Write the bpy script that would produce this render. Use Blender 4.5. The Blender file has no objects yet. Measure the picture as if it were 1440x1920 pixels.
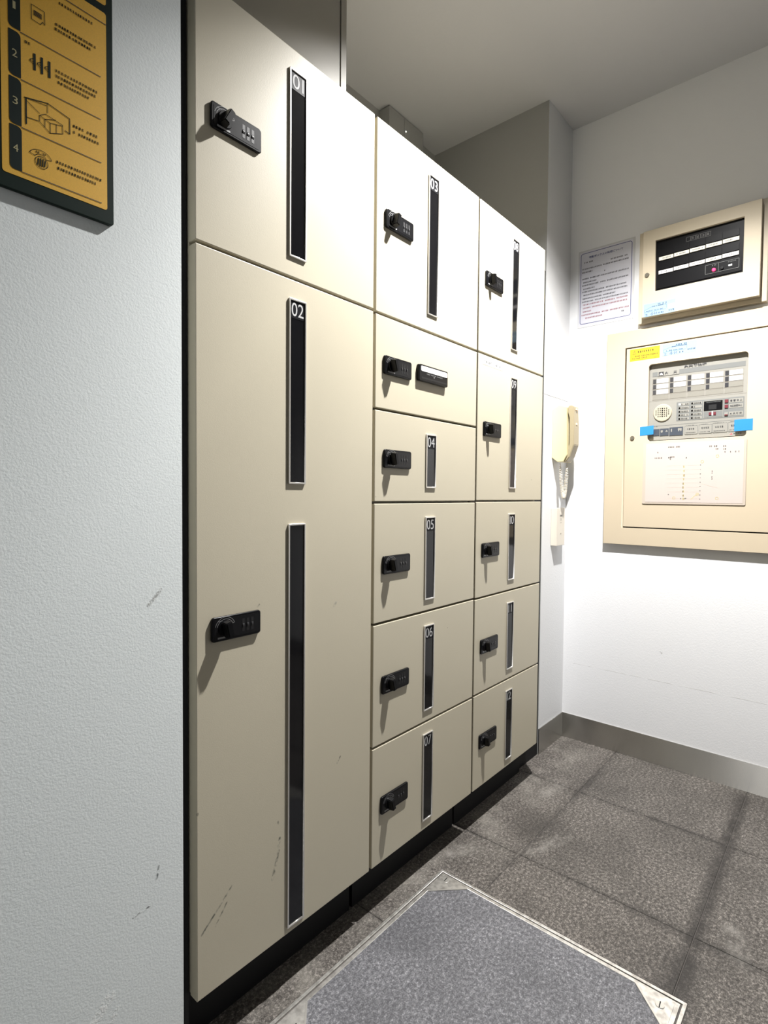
import bpy, bmesh, math, random
from mathutils import Matrix, Vector
R = random.Random(7)
sc = bpy.context.scene
COL = sc.collection

# ------------------------------------------------------------------ camera
cam = bpy.data.cameras.new('camera')
cam.sensor_fit = 'HORIZONTAL'; cam.sensor_width = 36; cam.lens = 36 * 1024.726 / 1440
cam.clip_start = 0.02
camo = bpy.data.objects.new('camera', cam); COL.objects.link(camo)
r_ = Vector((0.65340294, -0.75696089, 0.0086497)); u_ = Vector((0.01853111, 0.02741653, 0.99945232)); f_ = Vector((0.75678345, 0.65288479, -0.03194137))
M4 = Matrix((r_, u_, -f_)).transposed().to_4x4()
M4.translation = Vector((0.0, -0.91926, 1.10358))
camo.matrix_world = M4
sc.camera = camo
CAMP = Vector((0.0, -0.91926, 1.10358))

# ------------------------------------------------------------------ exposure, world, lamp
sc.view_settings.view_transform = 'Standard'; sc.view_settings.look = 'None'
sc.view_settings.exposure = 0.15; sc.view_settings.gamma = 1.0
sc.view_settings.use_curve_mapping = False
w = bpy.data.worlds.new('world'); sc.world = w; w.use_nodes = True
bg = w.node_tree.nodes['Background']
bg.inputs[0].default_value = (0.90, 0.96, 1.0, 1); bg.inputs[1].default_value = 0.11
LX, LY, ZC = 1.51, -0.48, 2.7315
LAMP_W = 445.0

# ------------------------------------------------------------------ dimensions
XR = 2.4246            # right wall
YP = 0.0787            # pier front
XP = 2.1755            # pier side
YB = 0.655             # rear of the recess
YW = -0.002            # left wall
XW = 0.5070            # left wall edge

# ------------------------------------------------------------------ helpers
def obj(name, me, mat=None, parent=None, loc=None, label=None, kind=None):
    if mat is not None and not me.materials: me.materials.append(mat)
    o = bpy.data.objects.new(name, me); COL.objects.link(o)
    if parent is not None: o.parent = parent
    if loc is not None: o.location = loc
    if label: o['label'] = label
    if kind: o['kind'] = kind
    return o
def thing(name, label, cat, loc=(0, 0, 0), rz=0.0, group=None):
    o = bpy.data.objects.new(name, None); COL.objects.link(o)
    o.empty_display_size = 0.05
    o.location = loc; o.rotation_euler = (0, 0, rz)
    o['label'] = label; o['category'] = cat
    if group: o['group'] = group
    return o
def new_bm(): return bmesh.new()
def done(bm, name='mesh', smooth=False):
    bmesh.ops.recalc_face_normals(bm, faces=bm.faces)
    me = bpy.data.meshes.new(name); bm.to_mesh(me); bm.free()
    if smooth:
        for p in me.polygons: p.use_smooth = True
    return me
def add_box(bm, x0, x1, y0, y1, z0, z1, bev=0.0, seg=2):
    g = bmesh.ops.create_cube(bm, size=1.0)
    vs = g['verts']
    for v in vs:
        v.co.x = x0 + (v.co.x + .5) * (x1 - x0); v.co.y = y0 + (v.co.y + .5) * (y1 - y0); v.co.z = z0 + (v.co.z + .5) * (z1 - z0)
    if bev > 0:
        es = set(e for v in vs for e in v.link_edges)
        bmesh.ops.bevel(bm, geom=list(es), offset=bev, segments=seg, profile=.5, affect='EDGES')
def box(x0, x1, y0, y1, z0, z1, bev=0.0, seg=2):
    bm = new_bm(); add_box(bm, x0, x1, y0, y1, z0, z1, bev, seg); return done(bm)
def add_prism(bm, pts, axis, a, b):
    """polygon pts in the two other axes, extruded along axis from a to b"""
    def mk(p, t):
        if axis == 'x': return (t, p[0], p[1])
        if axis == 'y': return (p[0], t, p[1])
        return (p[0], p[1], t)
    A = [bm.verts.new(mk(p, a)) for p in pts]; B = [bm.verts.new(mk(p, b)) for p in pts]
    n = len(pts)
    bm.faces.new(A); bm.faces.new(B[::-1])
    for i in range(n): bm.faces.new((A[i], B[i], B[(i + 1) % n], A[(i + 1) % n]))
    return A + B
def add_cyl(bm, c, axis, r0, r1, h, n=24):
    """frustum along axis ('y' is towards -y), from c"""
    g = bmesh.ops.create_cone(bm, cap_ends=True, segments=n, radius1=r0, radius2=r1, depth=h)
    m = Matrix.Translation((0, 0, h / 2))
    if axis == '-y': m = Matrix.Rotation(math.pi / 2, 4, 'X') @ m
    bmesh.ops.transform(bm, matrix=Matrix.Translation(c) @ m, verts=g['verts'])
    return g['verts']
def rrect(x0, x1, z0, z1, r, n=5):
    pts = []
    for cx, cz, a0 in ((x1 - r, z1 - r, 0), (x0 + r, z1 - r, 90), (x0 + r, z0 + r, 180), (x1 - r, z0 + r, 270)):
        for i in range(n + 1):
            a = math.radians(a0 + 90 * i / n); pts.append((cx + r * math.cos(a), cz + r * math.sin(a)))
    return pts
def plate(outer, holes, y0, y1, bev=0.0, bres=1):
    """flat plate in the local xz plane with holes; front (-y) at y0, back at y1"""
    cu = bpy.data.curves.new('tmp', 'CURVE'); cu.dimensions = '2D'; cu.fill_mode = 'BOTH'
    for loop in [outer] + list(holes):
        s = cu.splines.new('POLY'); s.points.add(len(loop) - 1)
        for p, q in zip(s.points, loop): p.co = (q[0], q[1], 0, 1)
        s.use_cyclic_u = True
    cu.extrude = max((y1 - y0) / 2 - bev, 1e-5); cu.bevel_depth = bev; cu.bevel_resolution = bres
    if bev: cu.offset = -bev
    to = bpy.data.objects.new('tmp', cu); COL.objects.link(to)
    dg = bpy.context.evaluated_depsgraph_get()
    me = bpy.data.meshes.new_from_object(to.evaluated_get(dg))
    bpy.data.objects.remove(to); bpy.data.curves.remove(cu)
    me.transform(Matrix.Translation((0, (y0 + y1) / 2, 0)) @ Matrix.Rotation(math.pi / 2, 4, 'X'))
    return me
def text_mesh(s, cx, cz, wid, hei, y, sx=None, res=2, bold=0.0):
    """text fitted in wid x hei, centred on (cx, cz), on the plane y facing -y"""
    cu = bpy.data.curves.new('tmp', 'FONT'); cu.body = s; cu.size = 1; cu.resolution_u = res; cu.extrude = 0; cu.offset = bold
    to = bpy.data.objects.new('tmp', cu); COL.objects.link(to)
    dg = bpy.context.evaluated_depsgraph_get()
    me = bpy.data.meshes.new_from_object(to.evaluated_get(dg))
    bpy.data.objects.remove(to); bpy.data.curves.remove(cu)
    xs = [v.co.x for v in me.vertices]; ys = [v.co.y for v in me.vertices]
    if not xs: return me
    a, b, c, d = min(xs), max(xs), min(ys), max(ys)
    kx = wid / max(b - a, 1e-6); ky = hei / max(d - c, 1e-6)
    for v in me.vertices:
        v.co = ((v.co.x - (a + b) / 2) * kx + cx, y, (v.co.y - (c + d) / 2) * ky + cz)
    return me
class Print:
    """flat print: quads, line strokes and text on a plane facing -y"""
    def __init__(s, y): s.bm = new_bm(); s.y = y
    def quad(s, x0, x1, z0, z1):
        v = [s.bm.verts.new((x, s.y, z)) for x, z in ((x0, z0), (x1, z0), (x1, z1), (x0, z1))]; s.bm.faces.new(v)
    def poly(s, pts): s.bm.faces.new([s.bm.verts.new((x, s.y, z)) for x, z in pts])
    def line(s, pts, t):
        for (x0, z0), (x1, z1) in zip(pts, pts[1:]):
            d = Vector((x1 - x0, z1 - z0)); l = d.length or 1; n = Vector((-d.y, d.x)) / l * t / 2; e = d / l * t * .3
            s.poly([(x0 - e.x + n.x, z0 - e.y + n.y), (x0 - e.x - n.x, z0 - e.y - n.y), (x1 + e.x - n.x, z1 + e.y - n.y), (x1 + e.x + n.x, z1 + e.y + n.y)])
    def arc(s, cx, cz, r, a0, a1, t, n=14, sz=1.0):
        s.line([(cx + r * math.cos(math.radians(a0 + (a1 - a0) * i / n)), cz + sz * r * math.sin(math.radians(a0 + (a1 - a0) * i / n))) for i in range(n + 1)], t)
    def marks(s, x0, x1, z, h, fill=.85):
        """a row of unreadable small characters"""
        x = x0; t = h * .19
        while x < x1 - h * .5:
            wd = h * R.uniform(.65, .9)
            if R.random() < fill:
                n = R.choice((2, 3, 3))
                for k in range(n):
                    zz = z - h / 2 + h * (k + .5) / n
                    s.quad(x + R.uniform(0, .2) * wd, min(x + wd * R.uniform(.75, 1), x1), zz - t / 2, zz + t / 2)
                for k in range(R.choice((1, 2))):
                    xx = x + wd * R.uniform(.2, .8); s.quad(xx - t / 2, xx + t / 2, z - h * .5, z + h * .45)
            x += wd + h * .16
    def text(s, *a, **k):
        me = text_mesh(*a[:5], s.y, **k); s.bm.from_mesh(me); bpy.data.meshes.remove(me)
    def obj(s, name, mat, parent, label=None):
        me = bpy.data.meshes.new(name); s.bm.to_mesh(me); s.bm.free()
        return obj(name, me, mat, parent, label=label)

# ------------------------------------------------------------------ materials
def P(name, col, rough=.5, metal=0.0, spec=.5, emit=None, estr=0.0):
    m = bpy.data.materials.new(name); m.use_nodes = True
    b = m.node_tree.nodes['Principled BSDF']
    b.inputs['Base Color'].default_value = (*col, 1); b.inputs['Roughness'].default_value = rough
    b.inputs['Metallic'].default_value = metal; b.inputs['Specular IOR Level'].default_value = spec
    if emit: b.inputs['Emission Color'].default_value = (*emit, 1); b.inputs['Emission Strength'].default_value = estr
    return m
class N:
    def __init__(s, m): s.m = m; s.t = m.node_tree; s.b = s.t.nodes['Principled BSDF']
    def n(s, typ, **kw):
        nd = s.t.nodes.new(typ)
        for k, v in kw.items():
            if k in nd.inputs: nd.inputs[k].default_value = v
            else: setattr(nd, k, v)
        return nd
    def l(s, a, b): s.t.links.new(a, b)
    def math(s, op, a, b=None, c=None, clamp=False):
        nd = s.t.nodes.new('ShaderNodeMath'); nd.operation = op; nd.use_clamp = clamp
        for i, x in enumerate((a, b, c)):
            if x is None: continue
            if isinstance(x, (int, float)): nd.inputs[i].default_value = x
            else: s.l(x, nd.inputs[i])
        return nd.outputs[0]
    def mix(s, fac, a, b, blend='MIX'):
        nd = s.t.nodes.new('ShaderNodeMix'); nd.data_type = 'RGBA'; nd.blend_type = blend
        for i, x in ((0, fac), (6, a), (7, b)):
            if isinstance(x, (int, float)): nd.inputs[i].default_value = x
            elif isinstance(x, tuple): nd.inputs[i].default_value = (*x, 1)
            else: s.l(x, nd.inputs[i])
        return nd.outputs[2]
    def ramp(s, fac, stops):
        nd = s.t.nodes.new('ShaderNodeValToRGB'); cr = nd.color_ramp
        while len(cr.elements) < len(stops): cr.elements.new(.5)
        for e, (p, c) in zip(cr.elements, stops):
            e.position = p; e.color = (*c, 1) if isinstance(c, tuple) else (c, c, c, 1)
        s.l(fac, nd.inputs[0]); return nd.outputs[0]
    def pos(s): return s.n('ShaderNodeNewGeometry').outputs['Position']
    def noise(s, vec, scale, detail=2.0, rough=.5, lac=2.0):
        nd = s.n('ShaderNodeTexNoise', Scale=scale, Detail=detail, Roughness=rough); s.l(vec, nd.inputs['Vector']); return nd.outputs['Fac']
    def sep(s, vec):
        nd = s.n('ShaderNodeSeparateXYZ'); s.l(vec, nd.inputs[0]); return nd.outputs
    def bump(s, h, strength, dist):
        nd = s.n('ShaderNodeBump', Strength=strength, Distance=dist); s.l(h, nd.inputs['Height']); s.l(nd.outputs[0], s.b.inputs['Normal'])
    def seg(s, u, v, a, b, wid, soft=.3):
        """mask of a stroke from a to b (coordinates u, v) with the given half-width"""
        ax, ay = a; dx, dy = b[0] - ax, b[1] - ay; L2 = dx * dx + dy * dy
        pu = s.math('SUBTRACT', u, ax); pv = s.math('SUBTRACT', v, ay)
        t = s.math('DIVIDE', s.math('ADD', s.math('MULTIPLY', pu, dx), s.math('MULTIPLY', pv, dy)), L2, clamp=True)
        ex = s.math('SUBTRACT', pu, s.math('MULTIPLY', t, dx)); ey = s.math('SUBTRACT', pv, s.math('MULTIPLY', t, dy))
        d = s.math('SQRT', s.math('ADD', s.math('MULTIPLY', ex, ex), s.math('MULTIPLY', ey, ey)))
        return s.math('SUBTRACT', 1.0, s.math('DIVIDE', d, wid), clamp=True)

# painted walls: rolled emulsion
def wall_paint(name, col, bumpy=.35, scale=170, marks=()):
    m = P(name, col, .62, spec=.3); k = N(m); p = k.pos(); s = k.sep(p)
    n1 = k.noise(p, scale, 3, .55); n2 = k.noise(p, 2.2, 3); n3 = k.noise(p, 14, 3)
    c = k.mix(k.math('MULTIPLY', k.ramp(n2, [(.35, 0.0), (.75, 1.0)]), .12), tuple(col), tuple(x * .86 for x in col))
    h = k.math('ADD', n1, k.math('MULTIPLY', n3, .3))
    for axis, a, b, wd, dark, nz in marks:
        g = k.seg(s[axis], s[2], a, b, wd)
        nn = k.noise(p, nz, 2)
        g2 = k.math('MULTIPLY', k.math('MULTIPLY', g, 1.6, clamp=True), k.ramp(nn, [(.38, 0.0), (.6, 1.0)]))
        c = k.mix(g2, c, dark)
        h = k.math('ADD', h, k.math('MULTIPLY', g2, 1.2))
    k.l(c, k.b.inputs['Base Color']); k.bump(h, bumpy, .004)
    return m
WALLC = (.80, .815, .815)
m_wall_l = wall_paint('paint_left', (.80, .845, .845), .11, 300, marks=[
    (0, (0.4444, 0.9096), (0.4668, 0.9341), .004, (.42, .43, .42), 260), (0, (0.4570, 0.4213), (0.4610, 0.4428), .0025, (.08, .09, .09), 120),
    (0, (0.4151, 0.3754), (0.4453, 0.3794), .0022, (.12, .12, .12), 120), (0, (0.3760, 0.2651), (0.3438, 0.2290), .012, (.86, .88, .87), 220), (0, (0.3438, 0.2290), (0.2930, 0.1870), .014, (.86, .88, .87), 220),
    (0, (0.3770, 0.2163), (0.3867, 0.2358), .006, (.84, .86, .85), 200)])
m_wall_r = wall_paint('paint_right', (.84, .845, .86), .12, 190, marks=[(1, (.03, .3475), (-.80, .3455), .0018, (.66, .66, .66), 20), (1, (-.33, .47), (-.335, .465), .004, (.4, .4, .4), 120)])
m_wall_p = wall_paint('paint_pier', (.74, .745, .75), .14, 180)
m_wall_b = wall_paint('paint_recess_shaded', (.36, .36, .35), .1, 120)  # wall colour darkened to carry the shade of the recess
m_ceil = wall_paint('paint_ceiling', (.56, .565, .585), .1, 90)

def powder(name, col, rough=.42, scuffs=(), specks=True):
    m = P(name, col, rough, spec=.35); k = N(m); p = k.pos(); s = k.sep(p)
    n1 = k.noise(p, 420, 2); n2 = k.noise(p, 3.0, 4, .6)
    c = k.mix(k.math('MULTIPLY', k.ramp(n2, [(.4, 0.0), (.7, 1.0)]), .10), tuple(col), tuple(x * .82 for x in col))
    if specks:
        v = k.n('ShaderNodeTexVoronoi', Scale=13.0); k.l(p, v.inputs['Vector'])
        rnd = k.sep(v.outputs['Color'])
        sp = k.math('MULTIPLY', k.math('LESS_THAN', v.outputs['Distance'], k.math('MULTIPLY', rnd[0], .045)), k.math('GREATER_THAN', rnd[1], .72))
        c = k.mix(k.math('MULTIPLY', sp, .55), c, (.14, .13, .10))
    for a, b, wd, dark, nz in scuffs:
        g = k.seg(s[0], s[2], a, b, wd)
        nn = k.noise(p, nz, 2)
        g2 = k.math('MULTIPLY', k.math('MULTIPLY', g, 1.3, clamp=True), k.ramp(nn, [(.4, 0.0), (.62, 1.0)]))
        c = k.mix(g2, c, dark)
    k.l(c, k.b.inputs['Base Color']); k.bump(n1, .10, .001)
    return m
BEIGE = (.53, .485, .375)
m_beige = powder('locker_powder_coat', BEIGE)
DK = (.11, .11, .09)
m_beige2 = powder('locker_powder_coat_scuffed', BEIGE, scuffs=[((.545, .262), (.612, .322), .0030, DK, 90), ((.575, .262), (.60, .295), .0024, DK, 90),
    ((.712, .282), (.728, .335), .0045, DK, 120), ((.728, .345), (.731, .362), .004, DK, 120), ((.727, .395), (.726, .40), .003, DK, 60),
    ((.889, .842), (.895, .848), .004, (.3, .29, .24), 100), ((.902, .463), (.913, .475), .003, DK, 120), ((.673, .872), (.677, .876), .0025, DK, 40)])
m_cream = powder('cream_panel_paint', (.56, .475, .35), .45, specks=False)
m_cream2 = powder('cream_panel_paint_aged', (.56, .485, .36), .45, specks=False)
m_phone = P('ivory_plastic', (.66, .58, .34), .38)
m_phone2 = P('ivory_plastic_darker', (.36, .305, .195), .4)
m_jack = P('white_plastic', (.68, .63, .54), .4)
m_black = P('black_plastic', (.004, .004, .005), .30, spec=.22)
m_blackm = P('black_matt', (.010, .010, .011), .6, spec=.25)
m_plate = P('black_lock_face', (.006, .006, .007), .28, spec=.3)
m_pane = P('smoked_acrylic', (.005, .005, .006), .08, spec=.4)
m_alu = P('brushed_aluminium', (.72, .70, .66), .32, metal=.75)
m_white = P('white_print', (.86, .86, .86), .5)
m_num = P('numeral_print', (.48, .48, .48), .5, spec=.2)
m_zone = P('zone_strip_white', (.50, .49, .47), .5)
m_ink = P('black_print', (.03, .03, .035), .6)
m_greyink = P('grey_print', (.10, .10, .10), .6)
m_blueink = P('navy_print', (.045, .055, .20), .6)
m_redink = P('red_print', (.42, .10, .12), .6)
m_brownink = P('ochre_print', (.62, .52, .20), .6)
m_paper = P('white_paper', (.66, .66, .72), .5)
m_film = P('laminate_margin', (.66, .66, .67), .25)
m_yellow = P('yellow_print', (.76, .43, .055), .5)
k = N(m_yellow); nn = k.noise(k.pos(), 900, 1); k.l(k.mix(nn, (.88, .50, .05), (.68, .38, .04)), k.b.inputs['Base Color'])
m_green = P('dark_green_print', (.006, .016, .012), .45, spec=.2)
m_tab = P('dark_green_tab', (.008, .016, .014), .5, spec=.2)
m_tabdigit = P('tab_numeral', (.42, .38, .20), .6)
m_blue = P('blue_masking_tape', (.02, .22, .55), .45)
m_ltblue = P('light_blue_sticker', (.28, .42, .50), .5)
m_pink = P('pink_print', (.90, .42, .44), .5)
m_ylabel = P('yellow_sticker', (.72, .48, .015), .45)
m_dgrey = P('display_grey', (.27, .262, .235), .45)
m_mgrey = P('display_mid_grey', (.17, .175, .17), .45)
m_slot = P('display_slot_grey', (.225, .215, .185), .5)
m_lamp = P('dark_indicator', (.045, .045, .05), .25)
m_dark = P('display_dark', (.005, .005, .006), .3, spec=.2)
m_navy = P('button_cover_navy', (.055, .065, .085), .35)
m_red = P('dark_red_button', (.15, .025, .035), .35)
m_led = P('red_led', (.8, .02, .08), .3, emit=(1, .05, .16), estr=2.2)
m_ledw = P('white_led', (.9, .9, .9), .3, emit=(1, 1, .9), estr=1.6)
m_ledg = P('green_led', (.1, .8, .2), .3, emit=(.15, 1, .3), estr=1.2)
m_strip = P('label_strip', (.84, .80, .68), .5)
m_strip2 = P('label_strip_pale', (.88, .84, .82), .5)
m_card = P('card_paper', (.56, .49, .45), .25)
m_sleeve = P('clear_sleeve', (.52, .45, .38), .18)
m_knobsteel = P('key_lock_metal', (.22, .20, .16), .35, metal=.6)
m_box = P('grey_box_paint', (.36, .36, .345), .5)
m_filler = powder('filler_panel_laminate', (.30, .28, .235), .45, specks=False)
m_grid = P('grille_beige', (.44, .39, .30), .4)
# stainless
m_steel = P('brushed_stainless', (.56, .55, .52), .27, metal=1.0); k = N(m_steel); p = k.pos()
mp = k.n('ShaderNodeMapping'); mp.inputs['Scale'].default_value = (2, 2, 300); k.l(p, mp.inputs[0])
k.bump(k.noise(mp.outputs[0], 4, 2), .03, .001)
cv = k.n('ShaderNodeCombineXYZ'); cv.inputs[2].default_value = 1.0
k.l(cv.outputs[0], k.b.inputs['Tangent']); k.b.inputs['Anisotropic'].default_value = 1.0
m_trimsteel = P('floor_trim_steel', (.62, .60, .55), .38, metal=.85)
k = N(m_trimsteel); k.l(k.mix(k.ramp(k.noise(k.pos(), 60, 3), [(.4, 0.0), (.65, 1.0)]), (.80, .78, .74), (.52, .50, .47)), k.b.inputs['Base Color'])
# granite
def granite(name, a, b, c, dirt=True):
    m = P(name, a, .62, spec=.35); k = N(m); p = k.pos(); s = k.sep(p)
    n1 = k.math('ADD', k.math('MULTIPLY', k.noise(p, 120, 2, .6), .5), k.math('MULTIPLY', k.noise(p, 310, 2, .6), .5)); n2 = k.noise(p, 95, 2, .6); n3 = k.noise(p, 4.5, 4, .6); n4 = k.noise(p, 20, 3, .6)
    col = k.ramp(n1, [(.38, a), (.49, b), (.58, c), (.68, tuple(min(1, x * 1.8) for x in c))])
    col = k.mix(k.math('MULTIPLY', k.ramp(n2, [(.45, 0.0), (.7, 1.0)]), .45), col, a)
    oi = k.n('ShaderNodeObjectInfo')
    col = k.mix(.5, col, k.mix(oi.outputs['Random'], (.80, .80, .80), (1.16, 1.13, 1.12)), 'MULTIPLY') if dirt else col
    col = k.mix(k.math('MULTIPLY', k.ramp(n3, [(.35, 1.0), (.62, 0.0)]), .38), col, tuple(x * .55 for x in a))
    if dirt:
        # grime gathered along the joints, pale wear by the lockers
        dj = None
        for sock, off in ((s[0], 2.002), (s[1], -.165)):
            q = k.math('PINGPONG', k.math('ADD', sock, -off + 20 * .477), .2385)
            dj = q if dj is None else k.math('MINIMUM', dj, q)
        g = k.math('MULTIPLY', k.math('SUBTRACT', 1.0, k.math('DIVIDE', dj, k.math('ADD', .006, k.math('MULTIPLY', k.ramp(n3, [(.42, 0.0), (.66, 1.0)]), .035))), clamp=True), k.ramp(n4, [(.3, .12), (.7, 1.0)]))
        col = k.mix(k.math('MULTIPLY', g, .6), col, (.022, .020, .018))
        n5 = k.noise(p, 7, 5, .65)
        strip = k.math('MULTIPLY', k.math('SUBTRACT', 1.0, k.math('DIVIDE', k.math('ABSOLUTE', k.math('ADD', s[1], .0)), .15), clamp=True), k.ramp(n5, [(.45, 0.0), (.68, 1.0)]))
        col = k.mix(k.math('MULTIPLY', strip, .45), col, (.36, .34, .30))
        pw = None
        for a2, b2, wd in (((1.90, -.075), (2.02, -.09), .035), ((1.57, -.19), (1.70, -.235), .03), ((1.62, -.71), (1.52, -.74), .03), ((1.45, -.03), (1.38, .0), .03)):
            g = k.seg(s[0], s[1], a2, b2, wd); pw = g if pw is None else k.math('MAXIMUM', pw, g)
        col = k.mix(k.math('MULTIPLY', k.math('MULTIPLY', pw, k.ramp(n4, [(.35, 0.0), (.6, 1.0)])), .42), col, (.38, .36, .33))
        for a2, b2, wd, am in (((1.25, -.645), (2.37, -.636), .030, .8), ((1.42, -.640), (1.30, -.65), .06, .6), ((1.97, -.165), (2.20, -.175), .022, .55), ((2.0, -.42), (2.0, -.62), .018, .5), ((1.52, -.50), (1.52, -.75), .03, .45), ((1.52, -.85), (1.52, -1.2), .03, .6)):
            g = k.math('MULTIPLY', k.math('MULTIPLY', k.seg(s[0], s[1], a2, b2, wd), 1.5, clamp=True), k.ramp(n4, [(.2, .3), (.65, 1.0)]))
            col = k.mix(k.math('MULTIPLY', g, am), col, (.025, .022, .020))
        dk = k.seg(s[0], s[1], (1.66, -.135), (1.72, -.15), .09)
        col = k.mix(k.math('MULTIPLY', dk, .55), col, (.03, .027, .024))
    k.l(col, k.b.inputs['Base Color']); k.bump(n1, .35, .0015)
    return m
m_granite = granite('granite_paver', (.042, .037, .033), (.108, .098, .088), (.235, .215, .195))
m_inlay = granite('hatch_inlay_granite', (.075, .075, .083), (.140, .140, .152), (.235, .235, .25), dirt=False)
m_mortar = P('joint_mortar', (.09, .082, .076), .9)

# ------------------------------------------------------------------ structure
obj('wall_left', box(-2.6, XW, YW, YB + .05, 0, ZC), m_wall_l, kind='structure')
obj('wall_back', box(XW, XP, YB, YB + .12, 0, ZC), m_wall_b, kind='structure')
obj('wall_right', box(XR, XR + .12, -3.4, YB + .12, 0, ZC), m_wall_r, kind='structure')
# pier between the locker bay and the right wall, with a fine joint across its front
bm = new_bm()
zj = 1.530
add_box(bm, XP, XR, YP, YB + .12, 0, zj - .0018); add_box(bm, XP, XR, YP + .004, YB + .12, zj - .0018, zj + .0018); add_box(bm, XP, XR, YP, YB + .12, zj + .0018, ZC)
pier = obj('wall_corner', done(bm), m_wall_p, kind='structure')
pier.data.materials.append(m_wall_b)          # pier side takes the darker recess colour, standing in for shade
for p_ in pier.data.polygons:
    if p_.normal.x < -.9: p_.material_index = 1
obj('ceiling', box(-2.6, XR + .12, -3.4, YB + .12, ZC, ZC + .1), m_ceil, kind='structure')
floor = obj('floor', box(-2.6, XR + .12, -3.4, YB + .12, -.12, -.0018), m_mortar, kind='structure')
# granite pavers: rows of .477 m, cut round the floor hatch
HX0, HX1, HY0, HY1 = .668, 1.3126, -.672, -.0254
def tile(x0, x1, y0, y1, ya):
    gp = .0009
    x0 += gp; x1 -= gp; y0 += gp; y1 -= gp
    y1 = min(y1, ya); x1 = min(x1, XR)
    xs = sorted({x0, x1, *[c for c in (HX0 - .001, HX1 + .001) if x0 < c < x1]}); ys = sorted({y0, y1, *[c for c in (HY0 - .001, HY1 + .001) if y0 < c < y1]})
    bm = new_bm(); V = {}
    def vv(x, y):
        if (x, y) not in V: V[(x, y)] = bm.verts.new((x, y, 0))
        return V[(x, y)]
    fs = []
    for xa, xb in zip(xs, xs[1:]):
        for yc, yd in zip(ys, ys[1:]):
            mx, my = (xa + xb) / 2, (yc + yd) / 2
            if HX0 < mx < HX1 and HY0 < my < HY1: continue
            fs.append(bm.faces.new((vv(xa, yc), vv(xb, yc), vv(xb, yd), vv(xa, yd))))
    if not fs: bm.free(); return None
    bmesh.ops.dissolve_limit(bm, angle_limit=.01, verts=bm.verts, edges=bm.edges)
    g = bmesh.ops.extrude_face_region(bm, geom=list(bm.faces))
    for e in g['geom']:
        if isinstance(e, bmesh.types.BMVert): e.co.z -= .012
    bmesh.ops.bevel(bm, geom=[e for e in bm.edges if all(abs(v.co.z) < 1e-6 for v in e.verts) and len(e.link_faces) == 2], offset=.0012, segments=1, affect='EDGES')
    return done(bm)
for i in range(-7, 2):
    for j in range(-6, 2):
        me = tile(2.002 + i * .477 - .477, 2.002 + i * .477, -.165 + (j - 1) * .477, -.165 + j * .477, YB)
        if me: obj('floor_tile', me, m_granite, floor)
# stainless skirting
obj('baseboard_right', box(XR - .0035, XR - .0002, -3.4, YP - .0036, .0005, .1108), m_steel, kind='structure')
obj('baseboard_corner', box(XP, XR - .0002, YP - .0035, YP - .0002, .0005, .1108), m_steel, kind='structure')
obj('baseboard_left', box(-2.6, XW, YW - .0035, YW - .0002, .0005, .1108), m_steel, kind='structure')
# black joint strip between left wall and lockers; closing strip at the far end of the bay
obj('trim_1', box(XW + .0003, .5330, .0262, .09, .0005, ZC - .001), m_blackm, kind='structure')
obj('trim_2', box(1.9925, XP - .0003, .082, .095, .0005, 2.037), m_blackm, kind='structure')

# ------------------------------------------------------------------ ceiling downlight (just above the picture)
dl = thing('downlight', 'round recessed ceiling downlight above the lockers', 'ceiling light', (LX, LY, ZC))
bm = new_bm()
prof = [(.052, -.0005), (.072, -.0005), (.072, -.006), (.066, -.009), (.055, -.006), (.052, -.0005)]
nseg = 40; rings = []
for i in range(nseg):
    a = 2 * math.pi * i / nseg; rings.append([bm.verts.new((r * math.cos(a), r * math.sin(a), z)) for r, z in prof[:-1]])
for i in range(nseg):
    A, B = rings[i], rings[(i + 1) % nseg]
    for j in range(len(A)): bm.faces.new((A[j], B[j], B[(j + 1) % len(A)], A[(j + 1) % len(A)]))
obj('trim_ring', done(bm, smooth=True), m_white, dl)
bm = new_bm(); add_cyl(bm, (0, 0, -.0045), 'z', .0515, .0515, .004, 40)
obj('lens', done(bm), P('lamp_lens', (.9, .9, .9), .3, emit=(1, .98, .95), estr=6.0), dl)
ld = bpy.data.lights.new('lamp', 'SPOT'); ld.energy = LAMP_W; ld.color = (1.0, .985, .965)
ld.spot_size = math.radians(150); ld.spot_blend = 0.05; ld.shadow_soft_size = .022
# light distribution of the fitting over the angle from straight down
ld.use_nodes = True; lt = ld.node_tree; le = next(n for n in lt.nodes if n.type == 'EMISSION')
tc = lt.nodes.new('ShaderNodeTexCoord'); sx_ = lt.nodes.new('ShaderNodeSeparateXYZ'); ab = lt.nodes.new('ShaderNodeMath'); ab.operation = 'ABSOLUTE'
cr_ = lt.nodes.new('ShaderNodeValToRGB'); cr_.color_ramp.interpolation = 'EASE'
lt.links.new(tc.outputs['Normal'], sx_.inputs[0]); lt.links.new(sx_.outputs[2], ab.inputs[0]); lt.links.new(ab.outputs[0], cr_.inputs[0]); lt.links.new(cr_.outputs[0], le.inputs['Strength'])
DIST = [(.40, 0), (.50, .0), (.56, .05), (.63, .22), (.70, .42), (.80, .80), (.90, .92), (1.0, .78)]
cr_.color_ramp.interpolation = 'LINEAR'
while len(cr_.color_ramp.elements) < len(DIST): cr_.color_ramp.elements.new(.5)
for e_, (p_, v_) in zip(cr_.color_ramp.elements, DIST): e_.position = p_; e_.color = (v_, v_, v_, 1)
lo = bpy.data.objects.new('lamp', ld); COL.objects.link(lo); lo.parent = dl; lo.location = (0, 0, -.03)

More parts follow.
